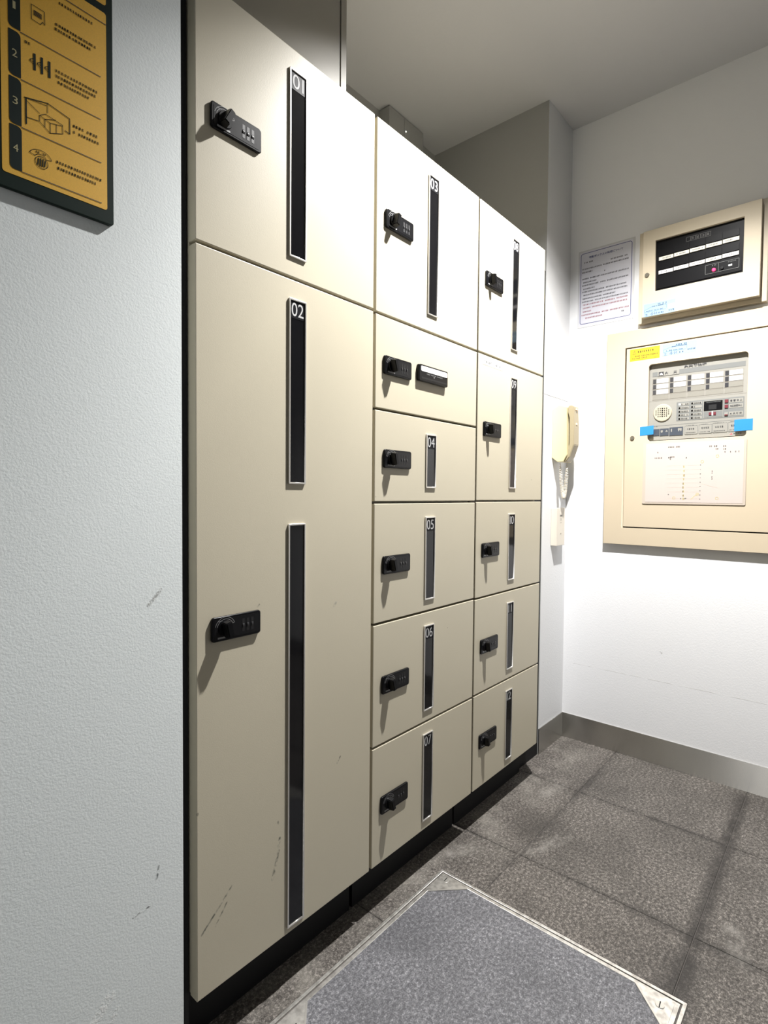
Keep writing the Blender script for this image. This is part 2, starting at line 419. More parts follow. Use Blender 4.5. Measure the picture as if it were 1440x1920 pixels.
# ------------------------------------------------------------------ lockers
ZT, ZB = 2.0369, .1369
LOCK_W, LOCK_H = .112, .0475
lock_plate_me = plate(rrect(-LOCK_W / 2, LOCK_W / 2, -LOCK_H / 2, LOCK_H / 2, .006), [], -.0060, 0, bev=.0018, bres=2)
lock_face_me = plate(rrect(-LOCK_W / 2 + .005, LOCK_W / 2 - .005, -LOCK_H / 2 + .005, LOCK_H / 2 - .005, .003), [], -.0064, -.0058)
bm = new_bm()
add_cyl(bm, (0, -.0062, 0), '-y', .0155, .0145, .004, 28)
for sx in (-1, 1): pass
vs = add_prism(bm, [(-.0080, -.0165), (.0080, -.0165), (.0080, .0165), (-.0080, .0165)], 'y', -.0095, -.0250)
for v in vs:
    if v.co.y < -.02: v.co.x *= .72; v.co.z *= .9
bmesh.ops.bevel(bm, geom=[e for e in bm.edges if all(v in vs for v in e.verts)], offset=.0015, segments=2, affect='EDGES')
lock_knob_me = done(bm)
bm = new_bm()
add_cyl(bm, (-.0022, -.0055, 0), '-y', .001, .001, .0001, 3)
bm.free(); bm = new_bm()
g = bmesh.ops.create_cone(bm, cap_ends=True, segments=20, radius1=.0085, radius2=.0085, depth=.0042)
bmesh.ops.transform(bm, matrix=Matrix.Translation((0, .0006, 0)) @ Matrix.Rotation(math.pi / 2, 4, 'Y'), verts=g['verts'])
lock_dial_me = done(bm)
def dial_slot(): return plate(rrect(-.0030, .0030, -.0125, .0125, .001), [], -.0067, -.0060)
lock_slot_me = dial_slot()
pr = Print(-.00655); pr.arc(-.027, .0, .0185, 25, 165, .0007, 12); pr.arc(-.027, .0, .0225, 25, 165, .0007, 12)
pr.line([(-.027 + .0185 * math.cos(math.radians(25)), .0185 * math.sin(math.radians(25))), (-.027 + .0225 * math.cos(math.radians(25)), .0225 * math.sin(math.radians(25)))], .0008)
pr.marks(-.044, -.033, .0155, .002); 
lock_arc_me = bpy.data.meshes.new('arc'); pr.bm.to_mesh(lock_arc_me); pr.bm.free()
lock_win_me = plate(rrect(-.044, -.016, -.0185, -.0150, .0008), [], -.0068, -.0062)
pr = Print(-.00655); pr.line([(-.005, -.0185), (.050, -.0185)], .0006)
lock_line_me = bpy.data.meshes.new('line'); pr.bm.to_mesh(lock_line_me); pr.bm.free()
m_slotmat = P('dial_slot_black', (.004, .004, .005), .5)
m_dial = P('dial_wheel', (.03, .03, .032), .3)
m_lockprint = P('lock_print', (.30, .30, .30), .5)
for me_, mm in ((lock_plate_me, m_black), (lock_face_me, m_plate), (lock_knob_me, m_black), (lock_dial_me, m_dial), (lock_slot_me, m_slotmat), (lock_arc_me, m_lockprint), (lock_win_me, m_lockprint)):
    me_.materials.clear(); me_.materials.append(mm)
def add_lock(door, cx, cz, turn=-12):
    L = lambda dx=0, dz=0: (cx + dx, 0, cz + dz)
    obj('lock_plate', lock_plate_me, None, door, L())
    obj('lock_face', lock_face_me, None, door, L())
    kn = obj('lock_knob', lock_knob_me, None, door, L(-.027)); kn.rotation_euler = (0, math.radians(turn), 0)
    for i in range(3):
        obj('dial_slot', lock_slot_me, None, door, L(.014 + i * .0105))
        obj('lock_dial', lock_dial_me, None, door, L(.014 + i * .0105, -.001))
    obj('lock_print', lock_arc_me, None, door, L())
    obj('status_window', lock_win_me, None, door, L())
SW = .048
def add_window(door, x0, z1, z0, num=None, grey=False):
    x1 = x0 + SW; b = .0038
    obj('window_frame', plate(rrect(x0, x1, z0, z1, .002, 2), [[(x0 + b, z0 + b), (x1 - b, z0 + b), (x1 - b, z1 - b), (x0 + b, z1 - b)]], -.0042, 0, bev=.0008), m_alu, door)
    obj('window_pane', box(x0 + b - .0003, x1 - b + .0003, -.0013, -.0001, z0 + b - .0003, z1 - b + .0003), m_pane, door)
    if num:
        lab = obj('number_label', box(x0 + b, x1 - b, -.0019, -.0013, z1 - b - .037, z1 - b - .0005), m_dark2, door)
        if num in ('10', '11', '12'):
            pr = Print(-.0022)
            cz = z1 - b - .0185
            pr.quad(x0 + SW / 2 - .0125, x0 + SW / 2 - .0085, cz - .0142, cz + .0142)
            if num == '11': pr.quad(x0 + SW / 2 + .0060, x0 + SW / 2 + .0100, cz - .0142, cz + .0142)
            else: pr.text(num[1], x0 + SW / 2 + .0055, cz, .0195, .0285, res=4)
            pr.obj('numeral', m_num, door)
        elif num == '01':
            pr = Print(-.0022); cz = z1 - b - .0185
            pr.text('0', x0 + SW / 2 - .006, cz, .0185, .029, res=4); pr.quad(x0 + SW / 2 + .0105, x0 + SW / 2 + .0140, cz - .0142, cz + .0142)
            pr.obj('numeral', m_num, door)
        else:
            obj('numeral', text_mesh(num, x0 + SW / 2, z1 - b - .0185, .0330, .0285, -.0022, res=4), m_num, door)
m_dark2 = P('number_label_black', (.014, .014, .016), .35, spec=.06)
cols = {1: (.5353, 1.0189), 2: (1.0282, 1.5090), 3: (1.5178, 1.9905)}
rows = {1: [('01', ZT, 1.5612), ('02', 1.5612, ZB)],
        2: [('03', ZT, 1.5590), ('card', 1.5590, 1.3197), ('04', 1.3197, 1.0830), ('05', 1.0830, .7710), ('06', .7710, .4510), ('07', .4510, ZB)],
        3: [('08', ZT, 1.5600), ('09', 1.5600, 1.0847), ('10', 1.0847, .7685), ('11', .7685, .4522), ('12', .4522, ZB)]}
wins = {'01': [(1.9935, 1.6045)], '02': [(1.5185, 1.1245), (1.0390, .1510)], '03': [(1.9925, 1.6070)], '04': [(1.2750, 1.1230)], '05': [(1.0420, .8050)], '06': [(.7320, .4850)], '07': [(.4180, .1640)],
        '08': [(1.9905, 1.6095)], '09': [(1.5150, 1.1285)], '10': [(1.0405, .8060)], '11': [(.7275, .4880)], '12': [(.4135, .1640)]}
lockz = {'01': 1.8010, '02': .8430, '03': 1.8020, 'card': 1.4345, '04': 1.1960, '05': .9210, '06': .6080, '07': .2900, '08': 1.8015, '09': 1.3200, '10': .9240, '11': .6060, '12': .2900}
lab = {1: 'tall beige parcel locker column with two doors numbered 01 and 02, beside left wall', 2: 'middle beige parcel locker column with card slot and doors 03 to 07', 3: 'right-hand beige parcel locker column with doors 08 to 12, nearest the wall phone'}
winx = {1: .7500 - .5353, 2: 1.2420 - 1.0282, 3: 1.7290 - 1.5178}
G = .0030
for c, (xa, xb) in cols.items():
    t = thing('parcel_locker', lab[c], 'locker', (xa, 0, 0), group='parcel lockers')
    wd = xb - xa
    # body with open front edge showing behind the door gaps
    obj('body', box(.002, wd - .002, .0255, .60, ZB + .002, ZT - .002), m_beige, t)
    obj('plinth', box(.001, wd - .001, .0700, .59, .0005, ZB + .0015), m_blackm, t)
    for num, z1, z0 in rows[c]:
        za, zb = z0 + (G if z0 > ZB + .01 else 0), z1 - (G if z1 < ZT - .01 else 0)
        d = obj('door', box(0, wd, 0, .0245, za, zb, .0016), m_beige2 if num == '02' else m_beige, t)
        if num == 'card':
            d['label'] = 'drawer-height front with a combination lock and a card slot'
            add_lock(d, .086 - .002, lockz[num], -20)
            sx0, sx1, sz0, sz1 = 1.1965 - xa, 1.3350 - xa, 1.4165, 1.4620
            obj('card_reader', plate(rrect(sx0, sx1, sz0, sz1, .005), [], -.0095, 0, bev=.002, bres=2), m_black, d)
            obj('reader_label', plate(rrect(sx0 + .008, sx1 - .004, sz1 - .0185, sz1 - .0045, .0045), [], -.0102, -.0093), m_white, d)
            obj('reader_slot', box(sx0 + .010, sx1 - .005, -.0099, -.0093, sz0 + .0065, sz0 + .0115), m_slotmat, d)
            pr = Print(-.0100); pr.marks(sx0 + .034, sx1 - .028, sz1 - .0235, .0035)
            pr.poly([(sx0 + .066, sz0 + .0185), (sx0 + .072, sz0 + .0185), (sx0 + .069, sz0 + .0140)]); pr.obj('reader_print', m_lockprint, d)
            pr = Print(-.0104)
            for q in (.042, .064, .092): pr.marks(sx0 + q, sx0 + q + .006, sz1 - .0115, .005)
            pr.obj('label_print', m_greyink, d)
            continue
        d['label'] = 'beige locker door numbered ' + num
        lx = {1: .085, 2: .0865, 3: .0885}[c]
        add_lock(d, lx, lockz[num], {'01': 28, '03': 15}.get(num, -14))
        for i, (wz1, wz0) in enumerate(wins[num]):
            add_window(d, winx[c], wz1, wz0, num if i == 0 else None, grey=(num == '01'))
        if num == '09':
            s_ = obj('name_sticker', box(1.543 - xa, 1.672 - xa, -.0004, -.00005, 1.5262, 1.5450), m_white, d)
            s_['label'] = 'small white name sticker'
            pr = Print(-.0006); pr.marks(1.555 - xa, 1.603 - xa, 1.5362, .008); pr.marks(1.625 - xa, 1.660 - xa, 1.5355, .008); pr.obj('sticker_print', m_greyink, d)

# ------------------------------------------------------------------ filler panel above the first locker column
t = thing('filler_panel', 'brownish filler panel rising above the tall locker to the ceiling', 'panel', (.5353, .10, 2.037))
obj('board', box(0, .4595, 0, .018, .0005, ZC - 2.037 - .001), m_filler, t)
obj('end_board', box(.4625, .4810, -.002, .24, .0005, ZC - 2.037 - .001), m_filler, t)
# grey box under the ceiling at the back of the recess
t = thing('junction_box', 'small grey wall box with a green light above the middle locker', 'box', (1.769, YB, 2.45))
obj('box_cover', box(0, .1015, -.058, -.0005, 0, .276, .0012), m_box, t)
obj('box_door', box(.1030, .2350, -.058, -.0005, 0, .276, .0012), m_box, t)
obj('display_window', box(.125, .195, -.0592, -.0578, .06, .185), m_dark, t)
obj('status_light', box(.190, .196, -.0605, -.0585, .150, .185), m_ledg, t, label='green status light')
bm = new_bm(); add_cyl(bm, (.111, -.058, .222), '-y', .003, .003, .002, 12); obj('pilot_light', done(bm), m_ledw, t, label='white pilot light')

# ------------------------------------------------------------------ instruction sign on the left wall
sx0, sx1, sz0, sz1 = .2325, .3972, 1.5395, 2.08
ys = YW - .0085
t = thing('instruction_sign', 'yellow and dark green instruction sign with four numbered steps, on left wall', 'sign', (0, 0, 0))
KS = (.91926 + YW - .0075) / (.91926 + .014)
t.location = (sx0 * KS, YW, CAMP.z + (sz0 - CAMP.z) * KS); t.scale = (KS, KS, KS)
def S(x, z): return (x - sx0, z - sz0)
SY = ys - YW   # front of the board in local y
obj('backing_board', plate([(a - sx0, b - sz0) for a, b in rrect(sx0, sx1, sz0, sz1, .004)], [], SY, -.0003, bev=.0008), m_green, t)
obj('yellow_field', plate([(a - sx0, b - sz0) for a, b in rrect(.2425, .3868, 1.5603, 1.8700, .004)], [], SY - .0004, SY + .0002), m_yellow, t)
obj('header_field', plate([(a - sx0, b - sz0) for a, b in rrect(.2425, .3868, 1.8820, 2.066, .004)], [], SY - .0004, SY + .0002), m_yellow, t)
pz = [(1.7676, 1.83), (1.7008, 1.7640), (1.6328, 1.6985), (1.5686, 1.6312)]
for i, (a, b) in enumerate(pz):
    if i == 0: b = 1.8330
    r = .006; pts = []
    for cx, cz, a0, rr in ((.2672 - r, b - r, 0, r), (.2520 + .0008, b - .0008, 90, .0008), (.2520 + r, a + r, 180, r), (.2672 - .0008, a + .0008, 270, .0008)):
        for q in range(5):
            an = math.radians(a0 + 90 * q / 4); pts.append(S(cx + rr * math.cos(an), cz + rr * math.sin(an)))
    tb = obj('number_tab', plate(pts, [], SY - .0008, SY - .0003), m_tab, t)
    obj('numeral', text_mesh(str(i + 1), .2594 - sx0, (1.7996, 1.7326, 1.6662, 1.5994)[i] - sz0, .0036 if i == 0 else .0064, .0105, SY - .0011, res=4), m_tabdigit, tb)
for xa_, xb_, z in ((.2672, .3778, 1.7664), (.2672, .3778, 1.6998), (.2672, .3778, 1.6318), (.2672, .3778, 1.5684), (.3000, .3865, 1.8525)):
    pr = Print(SY - .0009); pr.line([S(xa_, z), S(xb_, z)], .0012); pr.obj('rule_line', m_ink, t)
pr = Print(SY - .0009)
for x0, x1, z in ((.3180, .368, 1.8415), (.3125, .3720, 1.8076), (.3116, .3660, 1.8000), (.3122, .3722, 1.7390), (.3122, .3700, 1.7312), (.3150, .3620, 1.7233), (.3362, .3742, 1.6694), (.3362, .3746, 1.6600), (.3124, .3793, 1.6040), (.3132, .3711, 1.5952), (.272, .282, 1.757)):
    pr.marks(x0 - sx0, x1 - sx0, z - sz0, .0042, .97)
for z in (2.04, 2.02, 2.0, 1.98, 1.95, 1.92): pr.marks(.25 - sx0, .37 - sx0, z - sz0, .006)
pr.obj('small_print', m_tab, t)
pr = Print(SY - .0009)
T = .0008
# step 1: slip of paper
pr.line([S(.2813, 1.8155), S(.2985, 1.8150), S(.2988, 1.7960), S(.2960, 1.7985), S(.2930, 1.7935), S(.2815, 1.7945), S(.2813, 1.8155)], T)
for i in range(4): pr.line([S(.2845, 1.8085 - i * .0019), S(.2945, 1.8080 - i * .0019)], .0013)
pr.obj('step_picture', m_tab, t); pr = Print(SY - .0009)
# step 2: three thumb wheels
for x in (.2846, .2942, .3041):
    pr.quad(x - sx0 - .0015, x - sx0 + .0017, 1.7228 - sz0, 1.7468 - sz0)
    pr.line([S(x - .0015, 1.7385), S(x - .0055, 1.7360), S(x - .0060, 1.7330), S(x - .0015, 1.7310)], T); pr.line([S(x - .0060, 1.7345), S(x - .0015, 1.7345)], T)
pr.obj('step_picture', m_tab, t); pr = Print(SY - .0009)
# step 3: open compartment with parcels
pr.line([S(.2710, 1.6770), S(.3014, 1.6842), S(.3317, 1.6770), S(.3317, 1.6540), S(.3250, 1.6560)], .0012)
pr.line([S(.2732, 1.6770), S(.2732, 1.6400)], .0018); pr.line([S(.2732, 1.6500), S(.2890, 1.6520)], .001)
pr.line([S(.3014, 1.6842), S(.3014, 1.6700)], T); pr.line([S(.2732, 1.6740), S(.2905, 1.6640)], T); pr.line([S(.2710, 1.6770), S(.3000, 1.6800)], T)
pr.line([S(.2906, 1.6612), S(.2986, 1.6668), S(.3215, 1.6625), S(.3220, 1.6495), S(.3046, 1.6420), S(.2906, 1.6520), S(.2906, 1.6612), S(.3046, 1.6570), S(.3046, 1.6420)], T)
pr.line([S(.3046, 1.6570), S(.3218, 1.6610)], T); pr.line([S(.2975, 1.6592), S(.3120, 1.6650)], T); pr.line([S(.2975, 1.6592), S(.2975, 1.6475)], T); pr.line([S(.3130, 1.6590), S(.3130, 1.6458)], T)
pr.obj('step_picture', m_tab, t); pr = Print(SY - .0009)
# step 4: knob under its scale
pr.arc(.2916 - sx0, 1.5985 - sz0, .0150, 15, 165, T, 14, .8); pr.arc(.2916 - sx0, 1.5985 - sz0, .0075, 15, 165, T, 10, .8)
pr.line([S(.2771, 1.6015), S(.2842, 1.6000)], T); pr.line([S(.3061, 1.6015), S(.2990, 1.6000)], T)
pr.arc(.2925 - sx0, 1.5930 - sz0, .0085, 0, 360, T, 18, 1.0)
for dx in (-.004, -.001, .002, .005): pr.line([S(.2925 + dx, 1.5990 - abs(dx) * .3), S(.2915 + dx, 1.5870 + abs(dx) * .3)], .0016)
pr.marks(.285 - sx0, .298 - sx0, 1.6065 - sz0, .003)
pr.obj('step_picture', m_tab, t)

# ------------------------------------------------------------------ things on the right wall: local x = towards the viewer's right (-y), z up, -y out of the wall
def RW(name, label, cat, y, z, group=None):
    return thing(name, label, cat, (XR, y, z), -math.pi / 2, group)
def QQ(ym, zm, p):
    """a point measured on the wall plane, brought forward to p in front of it, along the sight line"""
    k_ = (XR - p) / XR
    return (CAMP.y + (ym - CAMP.y) * k_, CAMP.z + (zm - CAMP.z) * k_)
# --- notice
t = RW('notice_sheet', 'laminated white notice with navy rounded border and lines of Japanese text', 'notice', .0414, 1.8500)
OY, OZ = .0414, 1.8500
def NL(y): return OY - y
obj('sheet', box(0, .2372, -.0012, -.0002, 0, .3350), m_film, t)
obj('paper', box(.004, .2290, -.0015, -.0011, .006, .3290), m_paper, t)
bo = rrect(.0100, .2258, .0140, .3230, .010); bi = rrect(.0122, .2236, .0162, .3208, .008)
obj('printed_border', plate(bo, [bi], -.0018, -.0014), m_blueink, t)
obj('title_print', text_mesh('宅配ボックスの利用について', (NL(-.0048) + NL(-.1479)) / 2, 2.1505 - OZ, .143, .0105, -.0018, res=1, bold=.022), m_blueink, t)
LN = [(-.0973, -.1686, 2.119), (.0168, -.0216, 2.1315), (.0251, -.171, 2.104), (.0248, -.0235, 2.0895), (-.0709, -.0772, 2.0774), (.0242, -.1719, 2.061), (.0195, -.0396, 2.0456), (.0237, -.1705, 2.0327), (.0189, -.0337, 2.017), (.0231, -.1711, 2.0043), (.0183, -.1714, 1.990), (.0202, -.1231, 1.9747), (.0244, -.1701, 1.961), (.0186, -.1704, 1.948), (.0183, -.1686, 1.9333), (.0191, -.0194, 1.918), (.0244, -.1753, 1.9038), (.0074, -.0685, 1.889), (-.1454, -.1586, 1.889)]
for red in (0, 1):
    pr = Print(-.0018)
    for i, (a, b, z) in enumerate(LN):
        isred = i in (13, 14, 15, 16, 17)
        if bool(red) == isred: pr.marks(NL(a), NL(b), z - OZ, .0062, .96)
    pr.obj('red_text' if red else 'body_text', m_redink if red else m_ink, t)
# --- upper alarm panel
PF, PD = .030, .056
ay, az = QQ(-.2133, 1.8190, PF); by, bz = QQ(-.6545, 2.1900, PF)
t = RW('alarm_panel', 'upper cream alarm panel with a black window of label strips and a red light', 'control panel', ay, az)
W_, H_ = ay - by, bz - az
def A(ym, zm, p=PD):
    y, z = QQ(ym, zm, p); return (ay - y, z - az)
obj('frame', box(0, W_, -PF, -.0003, 0, H_, .0015), m_cream2, t)
d0 = A(-.2270, 1.8440); d1 = A(-.6318, 2.1930)
w0 = A(-.2745, 1.9420); w1 = A(-.5785, 2.1455)
d = obj('door', plate([(d0[0], d0[1]), (d1[0], d0[1]), (d1[0], d1[1]), (d0[0], d1[1])], [[(w0[0], w0[1]), (w1[0], w0[1]), (w1[0], w1[1]), (w0[0], w1[1])]], -PD, -PF - .0005, bev=.001), m_cream2, t)
PY = -PD + .012
obj('window_panel', box(w0[0] - .001, w1[0] + .001, PY, PY + .002, w0[1] - .001, w1[1] + .001), m_dark, d)
obj('panel_lower', box(w0[0] + .006, w1[0] - .006, PY - .003, PY, w0[1] + .010, A(0, 2.005)[1]), m_black, d)
for r, zt in enumerate((2.0775, 2.0230)):
    for c in range(5):
        x0 = A(-.2860 - c * .0559, 0)[0]; x1 = A(-.3390 - c * .0559, 0)[0]
        z1 = A(0, zt + .0012 * c)[1]; z0 = z1 - .0135
        obj('label_strip', box(x0, x1, PY - .004, PY - .0002, z0, z1), m_strip2 if (r and c != 3) else m_strip, d)
        obj('lamp_window', box(x0, x1, PY - .003, PY - .0002, z1 + .004, z1 + .028), m_black, d)
pr = Print(PY - .0042)
for r, zt in enumerate((2.0775, 2.0230)):
    for c in range(5):
        x0 = A(-.2950 - c * .0559, 0)[0]; z1 = A(0, zt + .0012 * c)[1]
        pr.marks(x0, x0 + R.uniform(.024, .036), z1 - .0068, .0048)
pr.obj('strip_print', m_greyink, d)
tx = A(-.3836, 2.1130)[0]
pr = Print(PY - .0004)
for i in range(5):
    x = tx + i * .0168; z = A(0, 2.1130)[1]
    pr.line([(x, z), (x + .015, z), (x + .015, z + .016), (x, z + .016), (x, z)], .0009); pr.marks(x + .0025, x + .0135, z + .008, .010)
pr.obj('title_print', P('embossed_grey', (.16, .155, .15), .5), d)
c0 = A(-.4535, 1.9660); c1 = A(-.5640, 2.0000)
pr = Print(PY - .0042); pr.line([(c0[0], c0[1]), (c1[0], c0[1]), (c1[0], c1[1]), (c0[0], c1[1]), (c0[0], c0[1])], .0010); xm = c0[0] + .043; pr.line([(xm, c0[1]), (xm, c1[1])], .0008); pr.marks(c0[0] + .022, c0[0] + .036, c1[1] - .0055, .004); pr.marks(xm + .03, xm + .056, c1[1] - .0055, .004)
pr.obj('control_outline', m_mgrey, d)
lx, lz = A(-.4822, 1.9775); bm = new_bm(); add_cyl(bm, (lx, PY - .003, lz), '-y', .0065, .005, .006, 16); obj('red_light', done(bm), m_led, d, label='glowing red indicator light')
kx, kz = A(-.5097, 1.9775); bm = new_bm(); add_cyl(bm, (kx, PY - .003, kz), '-y', .0055, .005, .005, 16); obj('reset_button', done(bm), m_blackm, d)
wx, wz = A(-.5367, 1.9812); obj('pilot_light', box(wx - .006, wx + .005, PY - .005, PY - .003, wz - .0025, wz + .0025), m_ledw, d, label='small white pilot light')
kx, kz = A(-.2445, 2.0140)
bm = new_bm(); add_cyl(bm, (kx, -PD, kz), '-y', .0088, .0080, .004, 20); add_box(bm, kx - .006, kx + .006, -PD - .0046, -PD - .0038, kz - .001, kz + .001)
obj('key_lock', done(bm), m_knobsteel, d)
s0 = A(-.2345, 1.8440); s1 = A(-.3535, 1.8960)
sticker_mats = None
def blue_sticker(parent, s0, s1, y, pink):
    st = obj('blue_sticker', box(s0[0], s1[0], y - .0004, y, s0[1], s1[1]), m_ltblue, parent, label='pale blue inspection sticker with handwriting')
    w, h = s1[0] - s0[0], s1[1] - s0[1]
    pr = Print(y - .0006); X = lambda a: s0[0] + a * w; Z = lambda b: s0[1] + b * h
    pr.line([(X(.03), Z(.33)), (X(.03), Z(.52)), (X(.25), Z(.70)), (X(.72), Z(.74)), (X(.72), Z(.42))], .0007); pr.line([(X(.03), Z(.33)), (X(.70), Z(.36))], .0007)
    pr.marks(X(.40), X(.74), Z(.84), .006); pr.marks(X(.28), X(.72), Z(.72), .004); pr.marks(X(.08), X(.62), Z(.42), .004)
    pr.line([(X(.05), Z(.2)), (X(.12), Z(.2)), (X(.07), Z(.06)), (X(.14), Z(.05))], .0011); pr.line([(X(.22), Z(.10)), (X(.28), Z(.28)), (X(.26), Z(.05)), (X(.33), Z(.2))], .0014); pr.line([(X(.36), Z(.28)), (X(.36), Z(.08)), (X(.42), Z(.25)), (X(.43), Z(.06))], .0012); pr.marks(X(.46), X(.66), Z(.16), .006, .6)
    if pink: pr.marks(X(.79), X(.97), Z(.20), .007)
    else: pr.marks(X(.74), X(.97), Z(.30), .006)
    pr.obj('sticker_print', m_blueink, parent)
    if pink: obj('pink_patch', box(X(.78), X(.98), y - .0006, y - .00035, Z(.34), Z(.66)), m_pink, parent)
blue_sticker(d, s0, s1, -PD - .0001, True)

# --- lower fire alarm panel
PB = .0205
ay2, az2 = QQ(-.0895, .9000, PB); by2, bz2 = QQ(-.7950, 1.8000, PB)
t = RW('fire_alarm_panel', 'large cream fire alarm panel with a grey display window and blue tape', 'control panel', ay2, az2)
def B(ym, zm, p=PB):
    y, z = QQ(ym, zm, p); return (ay2 - y, z - az2)
W2, H2 = ay2 - by2, bz2 - az2
d0 = B(-.1712, .9765); d1 = B(-.7200, 1.7240)
rect = lambda a, b, m=0: [(a[0] - m, a[1] - m), (b[0] + m, a[1] - m), (b[0] + m, b[1] + m), (a[0] - m, b[1] + m)]
obj('frame', plate([(0, 0), (W2, 0), (W2, H2), (0, H2)], [rect(d0, d1, .0050)], -PB, -.0003, bev=.001), m_cream, t)
obj('frame_recess', box(d0[0] - .0049, d1[0] + .0049, -.0020, -.0004, d0[1] - .0049, d1[1] + .0049), m_blackm, t)
h0 = B(-.2600, 1.3330); h1 = B(-.6035, 1.6465)
hole = rrect(h0[0], h1[0], h0[1], h1[1], .012)
d = obj('door', plate(rect(d0, d1), [hole], -PB + .0005, -.0022, bev=.0008), m_cream, t)
kx, kz = B(-.2015, 1.3500); bm = new_bm(); add_cyl(bm, (kx, -PB + .0005, kz), '-y', .0085, .0080, .004, 20); add_box(bm, kx - .001, kx + .001, -PB - .0042, -PB - .0034, kz - .006, kz + .006)
obj('key_lock', done(bm), m_knobsteel, d)
# yellow caution sticker and blue sticker on the door
s0 = B(-.1845, 1.6700); s1 = B(-.2995, 1.7190)
DF = -PB + .0005
obj('caution_sticker', box(s0[0], s1[0], DF - .0004, DF, s0[1], s1[1]), m_ylabel, d, label='yellow caution sticker')
pr = Print(DF - .0006); w, h = s1[0] - s0[0], s1[1] - s0[1]
X = lambda a: s0[0] + a * w; Z = lambda b: s0[1] + b * h
pr.line([(X(.10), Z(.58)), (X(.155), Z(.86)), (X(.21), Z(.58)), (X(.10), Z(.58))], .0012); pr.line([(X(.155), Z(.76)), (X(.155), Z(.66))], .0012)
pr.marks(X(.26), X(.86), Z(.73), .008); pr.marks(X(.08), X(.94), Z(.38), .0055); pr.marks(X(.08), X(.60), Z(.20), .0055); pr.marks(X(.80), X(.97), Z(.10), .003)
pr.obj('caution_print', m_ink, d)
blue_sticker(d, B(-.3095, 1.6730), B(-.4325, 1.7190), DF - .0001, False)
# display plate, set back in the window
YD = -.0045
def D_(ym, zm): return B(ym, zm, .0048)
dp = obj('display_plate', plate(rrect(h0[0] - .004, h1[0] + .004, h0[1] + .004, h1[1] + .004, .010), [], YD, -.0023), m_dgrey, t)
def dbox(y0, y1, z0, z1, name, mat, lift=.0008, label=None, rel=0.0):
    a = D_(y0, z0); b = D_(y1, z1); return obj(name, box(a[0], b[0], YD - rel - lift, YD - rel + .0003, a[1], b[1]), mat, dp, label=label)
dbox(-.2747, -.5960, 1.5940, 1.6120, 'header_bar', m_mgrey, .0006)
dbox(-.2947, -.3735, 1.5935, 1.6125, 'fire_lamp', m_dgrey, .0016)
dbox(-.2985, -.3170, 1.5955, 1.6105, 'fire_symbol', m_lamp, .0020)
a = D_(-.3078, 1.6015); pr = Print(YD - .0022); pr.poly([(a[0] - .006, a[1] - .003), (a[0] + .006, a[1] - .003), (a[0] + .005, a[1] + .001), (a[0], a[1] + .0055), (a[0] - .005, a[1] + .001)]); pr.obj('fire_mark', m_white, dp)
pr = Print(YD - .0019)
a = D_(-.3275, 1.6030); pr.text('火', a[0], a[1], .0125, .012, res=1, bold=.02); a = D_(-.3590, 1.6030); pr.text('災', a[0], a[1], .0125, .012, res=1, bold=.02)
pr.obj('fire_text', m_ink, dp); pr = Print(YD - .0019)
a = D_(-.4300, 1.6215); pr.text('火災受信機', a[0], a[1] - .001, .078, .0105, res=1, bold=.02)
pr.obj('display_title', m_ink, dp)
for c in range(5):
    for r in range(4):
        y0 = -.2775 - c * .0634; z1 = 1.5828 - r * .0222
        has = r < 2 or (r == 2 and c == 0)
        if r < 3:
            dbox(y0, y0 - .0120, z1 - .0165, z1, 'zone_lamp', m_lamp, .0014)
            dbox(y0 - .0135, y0 - .0575, z1 - .0170, z1 + .0010, 'zone_strip', m_zone if has else m_slot, .0010)
        else:
            dbox(y0, y0 - .0575, z1 - .0170, z1 + .0010, 'zone_strip', m_slot, .0006)
pr = Print(YD - .0004)
for c in range(5):
    for r in range(4):
        y0 = -.2775 - c * .0634; z1 = 1.5838 - r * .0222
        a = D_(y0 + .002, z1 + .0008); b = D_(y0 - .0588, z1 - .0190)
        pr.line([(a[0], b[1]), (b[0], b[1]), (b[0], a[1]), (a[0], a[1]), (a[0], b[1])], .0009)
a = D_(-.2640, 1.4945); b = D_(-.6020, 1.4930); pr.line([a, b], .0006)
pr.obj('zone_outlines', P('outline_brown', (.24, .215, .18), .6), dp)
# loudspeaker with its holes
a = D_(-.3160, 1.4440)
bm = new_bm(); add_cyl(bm, (a[0], YD + .0002, a[1]), '-y', .0355, .0325, .0045, 40); obj('speaker_grille', done(bm, smooth=False), m_grid, dp, label='round beige speaker grille')
bm = new_bm()
for i in range(-3, 4):
    for j in range(-2, 3):
        if abs(i) == 3 and abs(j) == 2: continue
        add_cyl(bm, (a[0] + i * .0078, YD - .0042, a[1] + j * .0078 + .002), '-y', .0022 if i else .0030, .0022 if i else .0030, .0006, 8)
obj('speaker_holes', done(bm), m_blackm, dp)
# status lamps and buttons
dbox(-.3668, -.5950, 1.4068, 1.4815, 'status_panel', m_mgrey, .0006)
pr = Print(YD - .0024)
for c in range(2):
    for r in range(5):
        y0 = -.3735 - c * .0445; z1 = 1.4770 - r * .0143
        dbox(y0, y0 - .0385, z1 - .0095, z1, 'status_strip', m_dgrey, .0012)
        dbox(y0 - .0012, y0 - .0075, z1 - .0082, z1 - .0016, 'status_light', m_ledw if (c == 0 and r == 0) else m_dark, .0018)
        q0 = D_(y0 - .0105, z1 - .0048); q1 = D_(y0 - .036, z1 - .0048)
        if not (c and r == 1): pr.marks(q0[0], q1[0], q0[1], .0050)
        else: pr.marks(q0[0], q0[0] + .006, q0[1], .0050)
pr.obj('status_print', m_ink, dp)
dbox(-.4610, -.5270, 1.4110, 1.4765, 'counter_frame', m_dgrey, .0012)
dbox(-.4630, -.5255, 1.4375, 1.4750, 'counter_window', m_dark, .0016)
